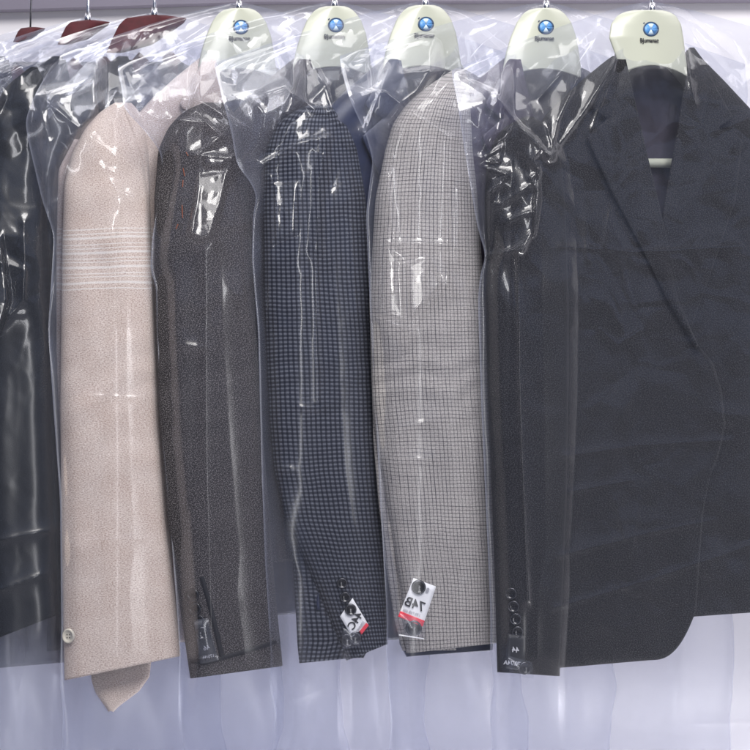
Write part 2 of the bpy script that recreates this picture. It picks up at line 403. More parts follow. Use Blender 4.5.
# ------------------------------------------------------------------ hangers
def make_hanger(hook, label, mat, kind='bell', logo=True, thinwire=False, top=8, sc=1.0, group=None):
    Xh = (hook - 375) * K
    root = thing('clothes_hanger', label, 'hanger', (Xh, 0, ZC + 0.36), group)
    # plate, described row by row in photograph pixels around the hook
    if kind == 'bell':
        Lt = [(0, -9), (2, -17), (6, -22), (14, -28), (28, -34), (44, -39), (60, -42), (70, -40)]
        Rt = [(0, 9), (2, 15), (6, 20), (14, 26), (28, 31), (44, 34), (60, 36), (70, 36)]
        bot = lambda s: -9 * np.sin(np.pi * s)
    else:
        Lt = [(0, -16), (2, -26), (6, -33), (14, -39), (28, -41), (44, -35), (56, -31), (64, -28)]
        Rt = [(0, 12), (2, 20), (6, 26), (14, 31), (28, 33.5), (44, 35.5), (56, 37), (64, 37)]
        bot = lambda s: -10 * np.sin(np.pi * s) ** 0.8 + 3 * s
    if kind == 'wide':
        Lt = [(0, -8), (3, -30), (10, -37), (22, -43), (38, -50)]
        Rt = [(0, 8), (3, 31), (8, 28), (18, 14), (30, -4), (38, -34)]
        bot = lambda s: 0 * s
    H = Lt[-1][0]; nr, nc = 40, 36
    t_ = np.linspace(0, 1, nr)[:, None]; s_ = np.linspace(0, 1, nc)[None, :]
    yy = t_ * H
    L = sm(Lt, yy); R = sm(Rt, yy)
    px = hook + (L + (R - L) * s_) * sc
    py = top + (yy + bot(s_) * t_ ** 2) * sc
    off = -0.020 - 0.014 * (1 - (2 * s_ - 1) ** 2) - 0.010 * t_ + 0 * px
    Pf = W(px, py, hook, off); Pb = W(px, py, hook, off + 0.006)
    V = np.concatenate([Pf.reshape(-1, 3), Pb.reshape(-1, 3)]); n0 = nr * nc
    F = gridF(nr, nc); F2 = gridF(nr, nc, n0)[:, ::-1]
    idx = np.arange(n0).reshape(nr, nc)
    ring = np.concatenate([idx[0, :], idx[1:, -1], idx[-1, -2::-1], idx[-2:0:-1, 0]])
    r2 = np.roll(ring, -1)
    F3 = np.stack([ring, ring + n0, r2 + n0, r2], 1)
    plate = mesh_from('plate', V, np.concatenate([F, F2, F3]), mat, root)
    bv = plate.modifiers.new('soft', 'BEVEL'); bv.width = 0.0015; bv.segments = 2; bv.limit_method = 'ANGLE'; bv.angle_limit = 0.9
    # arms inside the shoulders and the trouser bar
    for sgn in (-1, 1):
        ps = [W(hook + sgn * a, top + b, hook, o_) for a, b, o_ in ((12, 42, -.014), (30, 62, 0.004), (52, 88, 0.006), (76, 112, .004), (94, 132, .002))]
        V, F = tube(ps, 0.0085, 12, 0.007); mesh_from('arm', V, F, mat, root)
    ps = [W(hook + a, 163, hook, 0.002) for a in np.linspace(-72, 72, 9)]
    V, F = tube(ps, 0.0055, 12); b_ = mesh_from('trouser_bar', V, F, mat, root)
    ps = [W(hook + a, 156, hook, 0.000) for a in np.linspace(-72, 72, 9)]
    for sgn in (-1, 1):
        V, F = tube([W(hook + sgn * 72, 163, hook, 0.001), W(hook + sgn * 78, 135, hook, 0.001), W(hook + sgn * 80, 100, hook, 0.0)], 0.004, 8)
        mesh_from('bar_arm', V, F, mat, root)
    # hook, up to and over the rail
    z0 = float(W(hook, top + 3, hook)[2]); rr = 0.019
    pts = [(Xh, -0.018, z0 - 0.01), (Xh, -0.014, z0 + 0.02), (Xh, -0.006, z0 + 0.06)]
    cz = RAILZ + 0.0125 + 0.0022 - rr + 0.0
    for q in np.linspace(-200, 0, 22)[::-1]:
        a = math.radians(90 + q + 100)
        pts.append((Xh + rr * math.cos(a) * SL * 0.2, rr * math.cos(a), cz + rr * math.sin(a)))
    pts = [pts[0], pts[1], pts[2], (Xh, 0.006, RAILZ - 0.10), (Xh, 0.016, RAILZ - 0.05)] + [
        (Xh, rr * math.cos(a), cz + rr * math.sin(a)) for a in np.linspace(-0.35, math.pi + 0.3, 24)]
    V, F = tube(pts, 0.0011 if thinwire else 0.0021, 10)
    mesh_from('hook', V, F, M['darkmetal'] if thinwire else M['metal'], root)
    if not thinwire:
        V, F = tube([(Xh, -0.018, z0 - 0.004), (Xh, -0.016, z0 + 0.008)], 0.0042, 14); mesh_from('collar', V, F, M['metal'], root)
    if logo:
        cy = top + 19 * sc; cx = hook + 1
        xd = W(cx + 5, cy, hook, -.036) - W(cx - 5, cy, hook, -.036); zd = np.array([0.0, 0, 1])
        def offp(x, y):
            s = (x - (hook + (L.min() * sc))) / ((R.max() - L.min()) * sc); t2 = (y - top) / (H * sc)
            return -0.020 - 0.014 * (1 - (2 * s - 1) ** 2) - 0.010 * t2 - 0.0006
        def ell(r0, r1, a0, a1, nm, m, par, dz=0.0, n=28):
            V = []; F = []
            for i in range(n + 1):
                a = a0 + (a1 - a0) * i / n
                for r in (r0, r1):
                    X, Y_ = cx + r * 1.08 * math.cos(a), cy - r * math.sin(a)
                    V.append(W(X, Y_, hook, offp(X, Y_) - dz))
            for i in range(n): F.append((2 * i, 2 * i + 1, 2 * i + 3, 2 * i + 2))
            o = mesh_from(nm, V, F, m, par); s = o.modifiers.new('t', 'SOLIDIFY'); s.thickness = 0.0002; return o
        lg = ell(5.9, 7.4, 0, 2 * math.pi, 'emblem_ring', M['logodark'], plate)
        ell(0.0, 5.9, 0, 2 * math.pi, 'emblem_disc', M['logoblue'], plate)
        for a in (0.28, 0.78): pass
        ell(0.4, 5.6, math.radians(62), math.radians(118), 'emblem_wedge', M['logowhite'], plate, 0.0003)
        ell(0.4, 5.6, math.radians(242), math.radians(298), 'emblem_wedge', M['logowhite'], plate, 0.0003)
        ell(8.3, 9.3, math.radians(132), math.radians(142), 'emblem_mark', M['logodark'], plate, n=4)
        ty = cy + 11.5; tx = hook - 0.5
        text_mesh('lettering', 'BJumanae', 0.0072, M['ink'], plate, W(tx, ty, hook, offp(tx, ty) - 0.0008), xd, zd, mirror=False, bold=0.00012)
    adopt(root)
    return root

# ------------------------------------------------------------------ jackets
# body outline taken on the jacket that faces us most (its hook is at 650)
def body_part(name, hook, mat, parent, xL, xR, y0, yb, off, nr=90, nc=50, hem=None, solid=0.0028, seed=0, fold=0.0025):
    t_ = np.linspace(0, 1, nr)[:, None]; s_ = np.linspace(0, 1, nc)[None, :]
    y = y0 + (yb - y0) * t_ + 0 * s_
    L = pl(xL, y) if not callable(xL) else xL(y); R = pl(xR, y) if not callable(xR) else xR(y)
    x = L + (R - L) * s_
    if hem is not None: y = y + hem(x) * ss(0.55, 1.0, t_)
    o_ = off(x, y) if callable(off) else off
    o_ = o_ + fold * vnoise(x / 28.0, y / 90.0, seed + 3) * 2 * ss(60, 200, y)
    P = W(x - 650 + hook, y, hook, o_)
    uv = np.stack([x * K / 0.86, -y * K], -1)
    return gridmesh(name, P, mat, parent, uv, solid=solid)

SHL = [(55, 616), (62, 606), (80, 584), (100, 562), (118, 545), (132, 536), (150, 540), (200, 546), (400, 548), (700, 540)]
SHR = [(45, 691), (60, 702), (80, 722), (110, 750), (135, 770), (150, 776), (200, 774), (400, 772), (700, 782)]
SHR2 = [(62, 674), (72, 694), (84, 714), (100, 738), (115, 754), (135, 770), (150, 776), (200, 774), (400, 772), (700, 782)]
def body_off(depth):
    def f(x, y):
        dl = np.minimum((x - pl(SHL, y)), (pl(SHR, y) - x))
        e = np.clip(dl / 34.0, 0, 1)
        return depth * np.sqrt(np.clip(1 - (1 - e) ** 2, 0, 1))
    return f
VA = [(55, 622), (75, 626), (110, 634), (150, 643), (200, 655), (240, 664), (300, 678), (345, 697), (362, 712), (390, 721), (430, 725), (500, 716), (560, 703), (700, 693)]
VB = [(45, 689), (70, 690), (90, 686), (130, 680), (180, 671), (215, 665), (260, 662), (340, 664), (700, 664)]

def make_body(root, hook, mat, lin, hemA=663, hemB=614, d=1.0, sec=0, matA=None, matB=None):
    matA = matA or mat; matB = matB or mat
    sink = 0.0 if hook == 650 else 0.034
    SR = SHR if hook == 650 else SHR2; VR = VB if hook == 650 else [(62, 672)] + [p for p in VB if p[0] > 90]; yt = 48 if hook == 650 else 62
    fo = body_off(-0.026 * d)
    corner = lambda x: np.where(x < 650, (650 - x) * 0.085, -((np.clip(x - 650, 0, 60) / 44.0) ** 2.6) * 46 + 0 * x)
    body_part('front_panel', hook, matA, root, SHL, VA, 57, hemA - 3, lambda x, y: fo(x, y) - 0.006 * d + sink * ss(220, 380, y), hem=corner, seed=sec + 1, nr=150)
    body_part('front_panel', hook, matB, root, VR, SR, yt, hemB, lambda x, y: fo(x, y) + 0.004 * d, hem=lambda x: -(x - 700) * 0.07, seed=sec + 2, nr=130)
    fb = body_off(0.017 * d)
    body_part('back_panel', hook, matA, root, SHL, SR, 60 if hook == 650 else 62, hemB - 4, lambda x, y: fb(x, y) + 0.003, seed=sec + 5, nr=110, nc=80)
    fl_ = body_off(0.010 * d)
    body_part('lining', hook, lin, root, [(66, 632), (100, 600), (200, 560), (400, 560)], [(66, 676), (100, 716), (200, 740), (400, 740)], 66, 395,
              lambda x, y: fl_(x, y) + 0.002, seed=sec + 6, nr=60, nc=40, fold=0.004)
    # lapels and collar lie on the panels
    lapL = [(60, 614), (80, 603), (103, 590), (108, 592), (118, 607), (120, 606), (136, 587), (140, 588), (190, 611), (245, 640), (300, 668), (350, 698)]
    lo = lambda x, y: fo(x, y) - 0.014 * d + sink * ss(220, 380, y) - 0.004 * np.sin(np.clip((x - pl(lapL, y)) / np.maximum(pl(VA, y) - pl(lapL, y), 1), 0, 1) * np.pi)
    body_part('lapel', hook, matA, root, lapL, lambda y: pl(VA, y) + 2.5, 60, 348, lo, seed=sec + 7, nr=140, nc=26, fold=0.0)
    lapR = [(50, 693), (70, 706), (100, 722), (118, 733), (128, 716), (140, 742), (200, 735), (260, 715), (330, 690), (345, 668)]
    lo2 = lambda x, y: fo(x, y) - 0.0035 * d
    body_part('lapel', hook, matB, root, lambda y: pl(VB, y) - 2.0, lapR, 50 if hook == 650 else 96, 344, lo2, seed=sec + 8, nr=120, nc=26, fold=0.0)
    # collar round the back of the neck
    th = np.linspace(0, np.pi, 40)[None, :]; h = np.linspace(0, 1, 10)[:, None]
    x = 653 - (37 if hook == 650 else 28) * np.cos(th); y = (66 if hook == 650 else 84) - 12 * h - 4 * np.sin(th)
    P = W(x - 650 + hook + 0 * h, y, hook, 0.004 + 0.016 * d * np.sin(th) - 0.003 * h)
    uv = np.stack(np.broadcast_arrays(x * K, -y * K), -1)
    gridmesh('collar', P, matB, root, uv, solid=0.003)

SLT = 0.40
class Sleeve:
    def __init__(s, hook, Lt, Rt, ht=0.024, hemtilt=0.0, off=-0.008, seed=0, fold=1.0):
        s.hook = hook; s.Lt = Lt; s.Rt = Rt; s.ht = ht; s.off = off; s.seed = seed; s.tilt = hemtilt; s.fold = fold; s.seam = None
        s.y0 = Lt[0][0]; s.y1 = Lt[-1][0]
    def lr(s, y): return sm(s.Lt, y), sm(s.Rt, y)
    def th(s, y): return s.ht * np.sqrt(np.clip((y - s.y0 + 2) / 45.0, 0.02, 1)) * (1 - 0.18 * ss(s.y0 + 200, s.y1, y))
    bvh = None
    def frontoff(s, x, y, extra=0.0):
        """depth of the sleeve's front at a photo position; measured on the finished mesh once it is built"""
        if s.bvh is not None:
            xa, ya = np.broadcast_arrays(np.asarray(x, float), np.asarray(y, float)); out = np.zeros(xa.shape)
            o0 = Vector((0, -D, ZC)); last = s.off - s.ht
            for k in np.ndindex(*xa.shape):
                p = Vector(W(xa[k], ya[k], s.hook, 0.0)); d_ = (p - o0).normalized()
                hit = s.bvh.ray_cast(o0, d_)[0]
                if hit is not None: last = hit.y - SL * (hit.x - (s.hook - 375) * K)
                out[k] = last
            return out - extra - 0.0022      # the cloth is 2 mm thick
        L, R = s.lr(y); c = (L + R) / 2; hw = np.maximum((R - L) / 2, 1e-3)
        q = np.clip(1 - np.abs((x - c) / hw) ** 2.3, 0, 1) ** (1 / 2.3)
        return s.off - SLT * K * (x - c) - s.th(y) * q - extra
    def build(s, name, mat, root, lin=None, nr=280, nc=150):
        y = np.linspace(s.y0, s.y1, nr)[:, None]; a = (np.arange(nc) / nc * 2 * np.pi)[None, :]
        L, R = s.lr(y); c = (L + R) / 2; hw = (R - L) / 2
        ca, sa = np.cos(a), np.sin(a); p = 2 / 2.3
        x = c + hw * np.sign(ca) * np.abs(ca) ** p
        o_ = s.off - SLT * K * (x - c) - s.th(y) * np.sign(sa) * np.abs(sa) ** p
        if s.seam:
            sd = None
            for a_, b_ in zip(s.seam[:-1], s.seam[1:]):
                q_, _ = seg_dist(x, y, a_, b_); sd = q_ if sd is None else np.minimum(sd, q_)
            o_ = o_ + (0.0020 * np.exp(-(sd / 1.6) ** 2) - 0.0010 * np.exp(-((sd - 4) / 3.0) ** 2)) * (sa > 0)
        # slack creases at the elbow
        o_ = o_ + 0.0016 * s.fold * np.exp(-((y - s.y0 - 0.52 * (s.y1 - s.y0)) / 60.0) ** 2) * tri((y + 0.35 * (x - c)) / 34.0 + 1.2 * vnoise(x / 30, y / 50, s.seed + 5)) * (sa > 0)
        amp = 0.0034 * s.fold * ss(s.y0, s.y0 + 60, y) * (1 - 0.7 * ss(s.y1 - 130, s.y1 - 70, y))
        w_ = vnoise(x / 26 + 5, y / 70 + 2, s.seed) * 2 + 0.6 * vnoise(x / 60 + y / 55, y / 22, s.seed + 9)
        o_ = o_ + amp * w_ * (sa > -0.2)
        yy = y + s.tilt * ((x - c) / np.maximum(hw, 1)) * ss(s.y1 - 120, s.y1, y) + 0 * a
        P = W(x, yy, s.hook, o_)
        s.bvh = BVHTree.FromPolygons([tuple(v) for v in P.reshape(-1, 3)], gridF(nr, nc, 0, True).tolist())
        # arc length round the sleeve for the cloth pattern, starting at the middle of the front
        dl = np.linalg.norm(np.diff(np.concatenate([P, P[:, :1]], 1), axis=1), axis=2)
        arc = np.concatenate([np.zeros((nr, 1)), np.cumsum(dl, 1)[:, :-1]], 1)
        arc = arc - arc[:, nc // 4:nc // 4 + 1]
        arc = arc * 0 + arc[int(nr * 0.55)][None, :] * 0.5 + arc * 0.5
        uv = np.stack([arc + 0.004 * vnoise(x / 70, y / 90, s.seed + 40), -yy * K + 0.006 * vnoise(x / 60, y / 60, s.seed + 41) + 0.0016 * vnoise(x / 18, y / 24, s.seed + 42)], -1)
        o = mesh_from(name, P, gridF(nr, nc, 0, True)[:, ::-1], mat, root, uv)
        # fix the uv seam: last column faces wrap
        sol = o.modifiers.new('thickness', 'SOLIDIFY'); sol.thickness = 0.002; sol.offset = -1
        if lin is not None:
            nl = 16; k = int(nr * 0.90); sel = np.linspace(k, nr - 1, nl).astype(int)
            c3 = P[sel].mean(1, keepdims=True); Q = c3 + (P[sel] - c3) * 0.93 + np.array([0, 0, 0.003])
            mesh_from('cuff_lining', Q, gridF(nl, nc, 0, True), lin, o)
        s.obj = o
        return o

def button(sl, px, py, r, mat, parent, rim=None, lift=0.0008):
    """four-hole button with a raised polished rim, lying on the sleeve's front"""
    prof = [(0.0, 0.9), (0.50, 0.85), (0.62, 1.1), (0.78, 2.0), (0.92, 2.0), (1.0, 1.3), (0.99, 0.0)]
    n = 28; V = []; F = []; mi = []
    c = W(px, py, sl.hook, float(sl.frontoff(px, py)) - lift)
    e = 2.0
    tx = W(px + e, py, sl.hook, float(sl.frontoff(px + e, py)) - lift) - W(px - e, py, sl.hook, float(sl.frontoff(px - e, py)) - lift)
    tx[1] = np.clip(tx[1], -0.55 * abs(tx[0]), 0.55 * abs(tx[0]))
    tx /= np.linalg.norm(tx); tz = np.array([0, 0, 1.0]); nn = np.cross(tx, tz); nn /= np.linalg.norm(nn)
    R = r * K * 1.1
    for (q, h) in prof:
        for k in range(n):
            a = 2 * math.pi * k / n; V.append(c + R * q * (math.cos(a) * tx + math.sin(a) * tz) + nn * h * 0.0012)
    for i in range(len(prof) - 1):
        for k in range(n): F.append((i * n + k, i * n + (k + 1) % n, (i + 1) * n + (k + 1) % n, (i + 1) * n + k)); mi.append(2 if (i == 3 and rim) else 0)
    for j, (dx, dz) in enumerate(((-.2, -.2), (.2, -.2), (.2, .2), (-.2, .2))):
        b0 = len(V)
        for k in range(8):
            a = 2 * math.pi * k / 8; V.append(c + R * ((dx + .09 * math.cos(a)) * tx + (dz + .09 * math.sin(a)) * tz) + nn * 0.00125)
        F.append(tuple(range(b0, b0 + 8))); mi.append(1)
    o = mesh_from('button', V, F, mat, parent)
    o.data.materials.append(M['velvet']); o.data.materials.append(rim or mat)
    if len(o.data.polygons) == len(mi): o.data.polygons.foreach_set('material_index', mi)
    return o

def strip_on(sl, pts, halfw, mat, parent, name, lift=0.0012, n=50):
    p = np.array(pts, float); d = np.linspace(0, 1, n); cum = np.r_[0, np.cumsum(np.hypot(*np.diff(p, axis=0).T))]; cum /= cum[-1]
    x = np.interp(d, cum, p[:, 0]); y = np.interp(d, cum, p[:, 1])
    tx = np.gradient(x); ty = np.gradient(y); l = np.hypot(tx, ty); nx, ny = -ty / l, tx / l
    cols = []
    for q, h in ((-1, 0), (-.7, .001), (0, .0014), (.7, .001), (1, 0)):
        X = x + nx * halfw * q; Yy = y + ny * halfw * q
        cols.append(W(X, Yy, sl.hook, sl.frontoff(X, Yy) - lift - h + 0.0008))
    P = np.stack(cols, 1)
    return gridmesh(name, P, mat, parent, np.zeros(P.shape[:2] + (2,)))

def far_sleeve(hook, mat, root, lin, d=1.0):
    g = hook - 650
    s = Sleeve(hook, [(128, 772 + g), (140, 760 + g), (170, 748 + g), (240, 745 + g), (400, 750 + g), (590, 762 + g)],
               [(128, 776 + g), (140, 800 + g), (170, 822 + g), (240, 832 + g), (400, 836 + g), (590, 836 + g)], 0.020 * d, 0, 0.004, seed=77)
    s.build('sleeve', mat, root, lin, 90, 40)
    return s

def make_jacket(hook, label, cat, mat, lin, sl, hemA=663, hemB=614, d=1.0, seed=0, group=None, matA=None, matB=None):
    root = thing('suit_jacket', label, cat, ((hook - 375) * K, 0, ZC - 0.36), group)
    make_body(root, hook, mat, lin, hemA, hemB, d, seed, matA, matB)
    sl.build('sleeve', mat, root, lin)
    far_sleeve(hook, mat, root, lin, d)
    return root

# ------------------------------------------------------------------ plastic covers
def seg_dist(x, y, a, b):
    ax, ay = a; bx, by = b; vx, vy = bx - ax, by - ay; L2 = vx * vx + vy * vy
    t = ((x - ax) * vx + (y - ay) * vy) / L2; tc_ = np.clip(t, 0, 1)
    return np.hypot(x - ax - tc_ * vx, y - ay - tc_ * vy), tc_

def facets(X, Y, seed, sp, x0, x1, y0, y1):
    """crumpled sheet: overlapping low pyramids with random flat sides, sharp ridges and valleys"""
    rs = np.random.RandomState(seed); H = np.full(X.shape, -1e3)
    for gy in np.arange(y0 - sp, y1 + sp, sp):
        for gx in np.arange(x0 - sp, x1 + sp, sp):
            cx_ = gx + rs.uniform(-.5, .5) * sp; cy_ = gy + rs.uniform(-.5, .5) * sp; hh = rs.uniform(0, .45) * sp
            a0 = rs.uniform(0, 6.28); k = rs.randint(3, 6); sl = rs.uniform(.7, 1.3, k); el = rs.uniform(.6, 1.0)
            m = (np.abs(X - cx_) < 3.0 * sp) & (np.abs(Y - cy_) < 3.0 * sp)
            if not m.any(): continue
            xx = X[m] - cx_; yy = (Y[m] - cy_) * el; d = None
            for j in range(k):
                a = a0 + 6.283 * (j + rs.uniform(-.25, .25)) / k; v = (xx * math.cos(a) + yy * math.sin(a)) * sl[j]
                d = v if d is None else np.maximum(d, v)
            H[m] = np.maximum(H[m], hh - d)
    return H / sp      # about -1 .. 0.45

def make_cover(hook, label, edge, sl, creases, polys, top=3, corner=None, rightdrop=62, rightlen=200, d=1.0, seed=0, crumple=1.0, matkw=None,
               ncf=250, nrf=640, group=None, hem=660, low_wave=1.0, bodyfac=None):
    """film bag: front and back sheet meet in a seam along both sides and along the sloping shoulders"""
    Xh = (hook - 375) * K
    root = thing('garment_cover', label, 'plastic cover', (Xh, 0, ZC - 0.5), group)
    mat = film_material('clear_garment_film_%d' % seed, seed=seed * 3.1, **(matkw or {}))
    cx, cy = corner
    YB = 905
    def sheet(nc, nr, front):
        s_ = np.linspace(0, 1, nc)[None, :] ** (1.25 if front else 1.0)
        t_ = np.linspace(0, 1, nr)[:, None]
        xr0 = hook + rightlen
        x_top = cx + (xr0 - cx) * s_
        ytop = np.where(x_top < hook, top + (cy - top) * np.clip((hook - x_top) / (hook - cx), 0, 1) ** 1.25,
                        top + rightdrop * np.clip((x_top - hook) / rightlen, 0, 1) ** 1.15)
        y = ytop + (YB - ytop) * t_
        yl = cy + (YB - cy) * t_
        L = sm(edge, yl); L = np.where(yl < cy + 4, pl(edge, yl), L)
        rt = [(60, xr0), (120, xr0 + 4), (300, xr0 - 12), (500, xr0 - 14), (905, xr0 - 8)]
        R = pl(rt, y)
        lo_ = ss(hem - 60, hem + 60, y)
        R = R + lo_ * 14 * vnoise(y / 38.0, y * 0 + 1.7, seed + 15) + 7 * vnoise(y / 30.0, y * 0 + 4.7, seed + 16)
        L = L + lo_ * 7 * vnoise(yl / 34.0, yl * 0 + 2.2, seed + 17)
        wl = (1 - s_)
        x = L * 1.0 + (R - L) * s_
        x = x_top + (x - x_top) * ss(0, 0.03, t_) if not front else x_top * (1 - ss(0, 0.012, t_)) + x * ss(0, 0.012, t_)
        # thickness of the bag
        below = ss(0, 90, y - ytop)
        Ls, Rs = sl.lr(np.clip(y, sl.y0, sl.y1)); c = (Ls + Rs) / 2; hw = np.maximum((Rs - Ls) / 2, 22)
        hr = hw * 1.12 if bodyfac is None else hw * 1.9
        slv = np.exp(-(np.abs(x - c) / np.where(x > c, hr, hw * 1.12)) ** np.where(x > c, 4 if bodyfac is None else 3, 4))
        up = ss(sl.y0 - 40, sl.y0 + 25, y)
        lowf = 1 - 0.55 * ss(hem - 10, hem + 90, y)
        edge_l = ss(0, 22, x - L); edge_r = ss(0, 60, R - x)
        bodyw = ss(-175, -120, x - hook) * ss(0, 60, R - x)
        if front:
            ext = SLT * K * np.clip(x - c, -400, hw) * (1 - ss(0, 45 if bodyfac is None else 80, x - c - hw)) * ss(0, 100, y - ytop) - sl.off * ss(0, 60, y - ytop) * (1 - ss(0, 45 if bodyfac is None else 80, x - c - hw))
            fw = ss(0.6, 1.4, (c - x) / hw) * (0.012 + 0.022 * (1 - ss(sl.y0 + 40, sl.y0 + 140, y))) * ss(0, 50, y - ytop)
            A = (sl.ht * 1.0 + 0.012 + 0.003 * ss(540, 600, y)) * slv * up
            B = (0.049 * d + 0.004) * bodyw * below
            dep = -np.maximum(np.maximum(A + ext, B) * lowf, 0.0015 + ext * lowf) * np.minimum(edge_l * 0.9 + 0.1, 1) - ext * lowf * (1 - np.minimum(edge_l * 0.9 + 0.1, 1)) - fw
            dep = dep - 0.001
        else:
            A = (sl.ht * 1.0 + 0.006) * slv * up; B = (0.026 * d) * bodyw * below
            ext = SLT * K * np.clip(x - c, -400, hw) * (1 - ss(0, 45 if bodyfac is None else 80, x - c - hw)) * ss(0, 100, y - ytop) - sl.off * ss(0, 60, y - ytop) * (1 - ss(0, 45 if bodyfac is None else 80, x - c - hw))
            fw = ss(0.6, 1.4, (c - x) / hw) * (0.012 + 0.022 * (1 - ss(sl.y0 + 40, sl.y0 + 140, y))) * ss(0, 50, y - ytop)
            dep = np.maximum(A, B) * lowf * edge_l + 0.001 - ext * lowf - fw
        # wrinkles: sharp long folds plus facets, all pushed outwards
        X, Y_ = x, y
        wx = vnoise(X / 55, Y_ / 55, seed + 1); wy = vnoise(X / 40 + 9, Y_ / 90, seed + 2)
        mask = np.clip(0.5 + 1.6 * vnoise(X / 48, Y_ / 60, seed + 4), 0.05, 1.2)
        upz = 1 - (0.85 if bodyfac is None else 0.85 * (1 - bodyfac * ss(c + hw, c + hw + 20, X))) * ss(250, 360, Y_)
        h = 0.0
        lw0 = ss(hem - 40, hem + 30, Y_)
        rs = np.random.RandomState(seed + 50)
        for k in range(7):
            ang = rs.uniform(-1.3, 1.3); f = 1 / rs.uniform(30., 120.); ph = rs.rand()
            ax, ay = math.cos(ang), math.sin(ang) * 0.7
            h = h + (tri((X * ax + Y_ * ay) * f + ph + 0.9 * wx + 0.6 * wy)) * (0.050 / f) * (0.3 + 1.2 * np.clip(vnoise(X / 35 + k * 7, Y_ / 45, seed + 60 + k) + 0.35, 0, 1))
        h = h * mask * 0.0007 * upz * crumple * (1 + 3.0 * (1 - ss(sl.y0 - 10, sl.y0 + 80, Y_)))
        if front:
            topm = 1 - ss(sl.y0 + 20, sl.y0 + 120, Y_)
            wj = 6 * vnoise(X / 14, Y_ / 14, seed + 41); wk = 6 * vnoise(X / 15 + 3, Y_ / 13, seed + 42)
            F4 = facets(X + 2 * wj, Y_ * .7 + 2 * wk, seed + 95, 42, x.min(), x.max(), 0, 905)
            h = h * (1 - 0.6 * topm) + (0.0011 * crumple * (1 - lw0) + 0.0016 * lw0) * (1 - topm) * np.clip(F4, -1, 1)
            F1 = facets(X + wj, Y_ + wk, seed + 70, 46, x.min(), x.max(), 0, sl.y0 + 140)
            F2 = facets(X + wk * .6, Y_ + wj * .6, seed + 80, 15, x.min(), x.max(), 0, sl.y0 + 140)
            h = h + topm * crumple * (0.0095 * np.clip(F1, -1, 1) + 0.0008 * np.clip(F2, -1, 1) * np.clip(vnoise(X / 30, Y_ / 30, seed + 43) * 2 + .6, 0, 1))
            if bodyfac is not None:
                F3 = facets(X + wj * 2, (Y_ + wk * 2) * 1.6, seed + 90, 70, 500, 900, 120, 1150)
                h = h + (1 - topm) * ss(c + hw, c + hw + 30, X) * (1 - lw0) * 0.0042 * (np.clip(F3, -1, 1) + 0.3)
        # small wrinkles of the thin film
        wf = (0.5 - np.abs(vnoise(X / 17 + wx * 2, Y_ / 30 + wy * 2, seed + 33))) * 2
        h = h + 0.0008 * wf * (0.08 + upz) * np.clip(0.6 + 2.2 * vnoise(X / 30, Y_ / 44, seed + 34), 0, 1.5) * (crumple * 0.5 + 0.5)
        lw = ss(hem - 40, hem + 30, Y_) * low_wave
        h = h * (1 - 0.6 * lw) + 0.0007 * lw * (vnoise(X / 16 + 0.004 * Y_, Y_ / 260, seed + 21) + 0.5 * vnoise(X / 40 + Y_ / 60, Y_ / 40, seed + 22))
        vert = vnoise(X / 20 + 3, Y_ / 160, seed + 31)
        h = h + 0.0022 * vert * ss(150, 250, Y_) * (1 - lw * 0.9)
        if not front: h = h * 0.7
        if front:
            hx = hook
            rad = [([(hx - 7, top + 6), (hx - 62, top + 42), (hx - 112, top + 98)], .0034, 3), ([(hx - 10, top + 5), (hx - 90, top + 26), (cx + 14, cy + 6)], .003, 3), ([(hx - 4, top + 8), (hx - 34, top + 60), (hx - 58, top + 128)], .0024, 2.6),
                   ([(hx + 6, top + 5), (hx + 48, top + 24), (hx + 90, top + 62)], .0034, 3), ([(hx + 5, top + 8), (hx + 34, top + 52), (hx + 44, top + 100)], .0024, 2.6)]
            for cr in list(creases) + rad:
                pts, amp, wd = cr[0], cr[1], cr[2]
                best = None
                for a, b in zip(pts[:-1], pts[1:]):
                    dd, _ = seg_dist(X, Y_, a, b)
                    best = dd if best is None else np.minimum(best, dd)
                h = h + 1.5 * amp * (0.65 * np.exp(-best / wd) + 0.35 * np.exp(-best / (wd * 3.5)))
            for poly, slope, roof in polys:
                # facet: a hipped pillow with flat faces, lower edge proud so that the big face looks up
                m = None; pp = poly; n = len(pp)
                area2 = sum(pp[i][0] * pp[(i + 1) % n][1] - pp[(i + 1) % n][0] * pp[i][1] for i in range(n)); sg = 1 if area2 > 0 else -1
                for i in range(n):
                    (ax, ay), (bx, by) = pp[i], pp[(i + 1) % n]
                    l = math.hypot(bx - ax, by - ay)
                    dd = sg * ((bx - ax) * (Y_ - ay) - (by - ay) * (X - ax)) / l
                    m = dd if m is None else np.minimum(m, dd)
                ymin = min(p[1] for p in pp)
                ins = np.clip(m / 5.0, 0, 1)
                wob = 1 + 0.14 * vnoise(X / 12, Y_ / 16, seed + 90)
                box = (m > -3)
                F5 = np.zeros(X.shape)
                if box.any(): F5[box] = np.clip(facets(X[box] + 2 * vnoise(X[box] / 5, Y_[box] / 5, 3), Y_[box], seed + 97, 13, min(p[0] for p in pp), max(p[0] for p in pp), ymin, max(p[1] for p in pp)), -1, 1)
                h = h + ins * 0.0015 * F5
                h = h + ins * np.clip(Y_ - ymin, 0, 500) * K * slope * wob + np.clip(m, 0, roof) * K * 0.12
        h = h * np.minimum(ss(0, 10, Y_ - ytop), 1)
        hp = h - np.minimum(0, h.min() * 0 )
        if front: dep = dep - h * (0.25 + 0.75 * edge_l)
        else: dep = dep + h * (0.25 + 0.75 * edge_l)
        # the free fin beside the sleeve waves as a whole
        fin = (1 - slv) * ss(0, 60, c - x)
        dep = dep + fin * 0.010 * vnoise(Y_ / 42.0, X * 0 + 3.3, seed + 12) * ss(0, 40, y - ytop)
        P = W(x, y, hook, dep)
